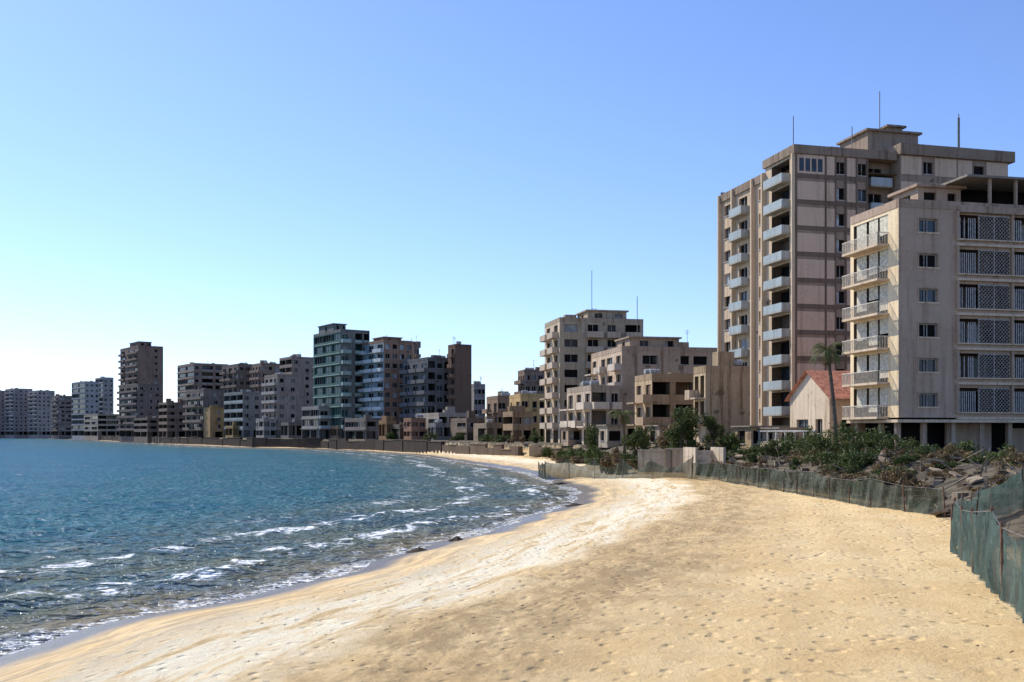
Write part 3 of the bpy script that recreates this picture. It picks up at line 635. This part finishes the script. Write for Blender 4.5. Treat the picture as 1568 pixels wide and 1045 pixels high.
def palm(name,x,y,H,lean,nfr=26,fl=2.2,dry=10):
    z=gz(x,y)-.2; b=Bld(name,(x,y,z)); b.mat('trunk',BARK); b.mat('fronds',PALM); b.mat('dead_fronds',PALMD); R=random.Random(int(x*7))
    pr=(x,y,z); n=14
    for k in range(1,n+1):
        t=k/n; q=(x+lean*t*t,y+.2*math.sin(t*3),z+H*t); b.seg('trunk',pr,q,.24-.09*t,8,.20-.08*t); pr=q
    c=np.array(pr)
    def frond(part,az,el,Ln):
        p=c.copy(); e=el; d=np.array([math.cos(az),math.sin(az)]); m_=12; pts=[p.copy()]
        for i in range(m_):
            st=Ln/m_; p=p+np.array([d[0]*math.cos(e),d[1]*math.cos(e),math.sin(e)])*st; e-=.14+.05*R.random(); pts.append(p.copy())
        sd=np.array([-d[1],d[0],0])
        for i in range(1,len(pts)-1):
            b.seg(part,pts[i],pts[i+1],.02,3)
            for sg in (1,-1):
                for j in range(2):
                    o=pts[i]+(pts[i+1]-pts[i])*j/2; ll=Ln*.24*math.sin(math.pi*(i+1)/(m_+2))+.1
                    tip=o+sd*sg*ll+(pts[i+1]-pts[i])*.9+np.array([0,0,-ll*(.35+.4*R.random())]); wd=(pts[i+1]-pts[i])*.24
                    b.quad(part,o,o+wd,tip)
    for k in range(nfr): frond('fronds',R.uniform(0,6.28),R.uniform(-.1,1.3),fl*R.uniform(.75,1.15))
    for k in range(dry): frond('dead_fronds',R.uniform(0,6.28),R.uniform(-1.3,-.4),fl*.7)
    b.done()
palm('palm_tree',kx(1281)*80,80,8.6,-.75,20,1.8,12)
palm('palm_tree',kx(957)*118,118,6.6,-.3,20,1.9,14)
def tree(name,x,y,H,r,mat=GREEN,n=3200,size=.14):
    z=gz(x,y)-.2; b=Bld(name,(x,y,z)); b.mat('trunk',BARK); R=random.Random(int(x*13)); b.mat('foliage',mat)
    top=(x+.2,y,z+H*.55); b.seg('trunk',(x,y,z),top,.22,8,.13); pts=[]
    for k in range(11):
        a=R.uniform(0,6.28); q=(x+r*.7*math.cos(a)*R.random(),y+r*.7*math.sin(a)*R.random(),z+H*R.uniform(.4,.95))
        b.seg('trunk',(x+.1,y,z+H*R.uniform(.3,.55)),q,.07,5,.02); rr=r*R.uniform(.28,.5)
        d=rng.normal(size=(n//11,3)); d/=np.linalg.norm(d,axis=1)[:,None]; pts.append(np.array(q)+d*(rng.uniform(.3,1,(n//11,1))**.5)*rr)
    v,q=leaves(np.vstack(pts),size); b.parts['foliage']=([tuple(map(float,p)) for p in v],[tuple(map(int,p)) for p in q]); b.done()
tree('overgrown_tree',kx(1040)*106,106,6.4,2.3,GREEN,5000)
tree('overgrown_tree',kx(1022)*110,110,4.4,1.6,DRY,2000)
tree('overgrown_tree',kx(975)*115,115,4.6,1.8,GREEN,2600)
tree('overgrown_tree',kx(905)*134,134,5.2,1.9,GREEN,2600)
tree('overgrown_tree',kx(1090)*106,106,4.2,1.5,GREEN,2200)

# ------------------------------------------------------------------ rubble
b=Bld('rubble_pile',(24,60,2)); b.mat('slabs',wallmat((.30,.255,.20),.7)); b.mat('blocks',wallmat((.17,.135,.10),.7)); b.mat('planks',plain('grey_timber',(.2,.16,.12),.9)); R=random.Random(8)
for i in range(760):
    y=R.uniform(44,100); x=R.uniform(19.6,32) if y<84 else R.uniform(18.2,27); z=gz(x,y); a=R.uniform(0,3.14); fr=((x,y),(math.cos(a),math.sin(a)),(-math.sin(a),math.cos(a)))
    k=R.random(); sz=R.uniform(.06,.32)
    if k<.62: b.box('blocks' if R.random()<.7 else 'slabs',fr,-sz,sz,-sz*.7,sz*.7,z-.15,z+sz*R.uniform(.4,1))
    elif k<.74:
        v,f_=b.parts.setdefault('slabs',([],[])); i0=len(v); tl=R.uniform(-.4,.4); L1=R.uniform(.3,.9); W1=R.uniform(.2,.5)
        for zz_ in (0,.12):
            for u,n in ((-L1,-W1),(L1,-W1*.8),(L1*.8,W1),(-L1*.9,W1)): 
                pp=P(fr,u,n,0); v.append((pp[0],pp[1],z+.12+zz_+tl*u+.2*n))
        for q in ((0,3,2,1),(4,5,6,7),(0,1,5,4),(1,2,6,5),(2,3,7,6),(3,0,4,7)): f_.append(tuple(i0+kk for kk in q))
    else: b.seg('planks',(x,y,z),(x+R.uniform(-1.2,1.2),y+R.uniform(-1,1),z+R.uniform(.1,.9)),.04,4)
b.done()
b=Bld('concrete_steps',(17.8,96,1)); b.mat('steps',wallmat((.54,.48,.40),.7)); fr=((17.6,94.5),(.97,.2),(.2,-.97))
for k in range(9): b.box('steps',fr,0,2.6,-.3*(k+1),-.3*k-.002,.6,1.3+.22*(k+1))
b.box('steps',fr,-.25,-.002,-3.0,.1,.6,3.6); b.box('steps',fr,2.602,2.85,-3.0,.1,.6,3.6); b.done()

# ------------------------------------------------------------------ fences
def fabric(name,col,tr,tl_=.3):
    m,nt,bs,out=newmat(name); n=noise(nt,pos(nt,(1,1,.4)),1.6,5,.7)
    c=mix(nt,smooth(nt,n,.3,.7),tuple(v*.6 for v in col),tuple(v*1.4 for v in col)); L(nt,c,bs.inputs['Base Color']); bs.inputs['Roughness'].default_value=.8
    t_=nt.nodes.new('ShaderNodeBsdfTransparent'); tl=nt.nodes.new('ShaderNodeBsdfTranslucent'); L(nt,c,tl.inputs[0])
    a=nt.nodes.new('ShaderNodeMixShader'); a.inputs[0].default_value=tl_; L(nt,bs.outputs[0],a.inputs[1]); L(nt,tl.outputs[0],a.inputs[2])
    q=nt.nodes.new('ShaderNodeMixShader'); q.inputs[0].default_value=tr; L(nt,a.outputs[0],q.inputs[1]); L(nt,t_.outputs[0],q.inputs[2]); L(nt,q.outputs[0],out.inputs[0]); return m
FG=fabric('green_shade_net',(.10,.15,.12),.24,.4); FB_=fabric('faded_shade_net',(.065,.08,.05),.24,.2)
def fence(name,pts,H,mat,seed=1,post=2.6,sag=.25,lean=0):
    R=random.Random(seed); b=Bld(name,(pts[0][0],pts[0][1],0)); b.mat('posts',RUST); b.mat('net',mat); b.mat('wires',METAL)
    pl=[]
    for i in range(len(pts)-1):
        a=np.array(pts[i],float); c=np.array(pts[i+1],float); n=max(1,int(np.hypot(*(c-a))/post))
        for k in range(n): pl.append(a+(c-a)*k/n)
    pl.append(np.array(pts[-1],float)); tops=[]
    for p_ in pl:
        z=gz(*p_); h=H*R.uniform(.86,1.1); lx=R.uniform(-.15,.15)+lean; tops.append((np.array([p_[0],p_[1],z]),np.array([p_[0]+lx,p_[1]+R.uniform(-.1,.1),z+h])))
        b.seg('posts',(p_[0],p_[1],z-.3),tops[-1][1]+np.array([0,0,.12]),.035,6)
    V,Fq=b.parts.setdefault('net',([],[]))
    for (b0,t0),(b1,t1) in zip(tops[:-1],tops[1:]):
        nx,nz=16,8; i0=len(V); dirv=(b1-b0)[:2]; dirv/=np.hypot(*dirv); nn=np.array([-dirv[1],dirv[0]]); sg=sag*R.uniform(.1,1.3); phs=R.uniform(0,6); lift=R.uniform(-.02,.12); bl=R.uniform(-.25,.25)
        for j in range(nz+1):
            for i in range(nx+1):
                t=i/nx; v=j/nz; B=b0+(b1-b0)*t; Tt=t0+(t1-t0)*t; Tt=Tt-np.array([0,0,sg*math.sin(math.pi*t)]); Bz=B+np.array([0,0,lift*math.sin(math.pi*t)+.02])
                q=Bz+(Tt-Bz)*v; w_=.06*math.sin(t*17+phs+v*3)+.04*math.sin(t*29+v*5)+bl*math.sin(math.pi*t)*math.sin(math.pi*v)
                V.append((q[0]+nn[0]*w_,q[1]+nn[1]*w_,q[2]))
        for j in range(nz):
            for i in range(nx): k=i0+j*(nx+1)+i; Fq.append((k,k+1,k+nx+2,k+nx+1))
        b.seg('wires',t0,t1,.012,3)
    b.done()
fence('green_net_fence',[(7.5,12),(10.5,20.4),(14.3,32.4)],1.75,FG,2,2.4,.12)
fence('green_net_fence',[(14.3,32.4),(18.6,40),(24,43)],1.6,FG,3,2.4,.2)
fence('beach_net_fence',[(19.6,45),(18.6,51.7),(18.0,66),(17.5,84),(15.9,88)],1.4,FB_,4,2.6,.15)
fence('beach_net_fence',[(15.9,88),(13.0,92),(8.2,99),(3.6,106)],1.9,FB_,6,2.9,.8)
fence('beach_net_fence',[(3.6,106),(3.0,112)],1.9,FB_,7,2.6,.2)

# beach debris
b=Bld('seaweed_debris',(0,40,0)); b.mat('clumps',plain('seaweed',(.05,.038,.025),.9,.2,.4)); b.mat('bits',plain('driftwood_bits',(.13,.095,.06),.9,.1,.4)); R=random.Random(12)
def lump(part,x,y,rx,ry,h,n=9):
    V,Q=b.parts.setdefault(part,([],[])); i=len(V); z=gz(x,y)
    V.append((x,y,z+h))
    for k in range(n):
        a=2*math.pi*k/n; r_=R.uniform(.6,1.2); V.append((x+rx*r_*math.cos(a),y+ry*r_*math.sin(a),z-.03))
    for k in range(n): Q.append((i,i+1+k,i+1+(k+1)%n))
for (px,py,rx) in [(642,843,.6),(700,828,.4),(855,757,2.0),(870,768,1.6),(850,748,2.2),(880,775,1.2),(860,740,1.6),(845,745,1.4),(875,750,1.3)]:
    d=(CAMZ-.15)*F/(py-663); lump('clumps',kx(px)*d,d,rx,R.uniform(.3,.7),R.uniform(.1,.22),12)
for i in range(1100):
    y=R.uniform(13,80); x=R.uniform(-6,17); k=R.uniform(.012,.045)
    if ground(x,y)[1][0]>3: lump('bits',x,y,k*R.uniform(1,3),k,k*.6,5)
b.done()

# ------------------------------------------------------------------ light, sky, camera
sc=bpy.context.scene
w=bpy.data.worlds.new('World'); sc.world=w; w.use_nodes=True; nt=w.node_tree; bg=nt.nodes['Background']
sky=nt.nodes.new('ShaderNodeTexSky'); sky.sky_type='NISHITA'; sky.sun_disc=False; sky.sun_elevation=SUN_EL; sky.sun_rotation=-SUN_AZ
sky.air_density=1.0; sky.dust_density=.35; sky.ozone_density=2.5; sky.altitude=0
mx=nt.nodes.new('ShaderNodeMix'); mx.data_type='RGBA'; mx.blend_type='MULTIPLY'; mx.inputs[0].default_value=1; mx.inputs[7].default_value=(1.0,1.10,1.44,1)
nt.links.new(sky.outputs[0],mx.inputs[6]); nt.links.new(mx.outputs[2],bg.inputs[0]); bg.inputs[1].default_value=.138
sd=bpy.data.lights.new('sun','SUN'); sd.energy=5.0; sd.angle=math.radians(.5); sd.color=(1,.94,.84)
so=link(bpy.data.objects.new('sun',sd))
from mathutils import Vector
dv=Vector((-math.sin(SUN_AZ)*math.cos(SUN_EL),math.cos(SUN_AZ)*math.cos(SUN_EL),math.sin(SUN_EL)))
so.rotation_euler=dv.to_track_quat('Z','Y').to_euler(); so.location=dv*200
cd=bpy.data.cameras.new('camera'); cam=link(bpy.data.objects.new('camera',cd)); cam.location=(0,0,CAMZ); cam.rotation_euler=(math.radians(90),0,0)
cd.lens=35; cd.sensor_width=36; cd.shift_y=140.5/1568; cd.clip_end=20000; sc.camera=cam
sc.view_settings.view_transform='Standard'; sc.view_settings.look='None'; sc.view_settings.exposure=0
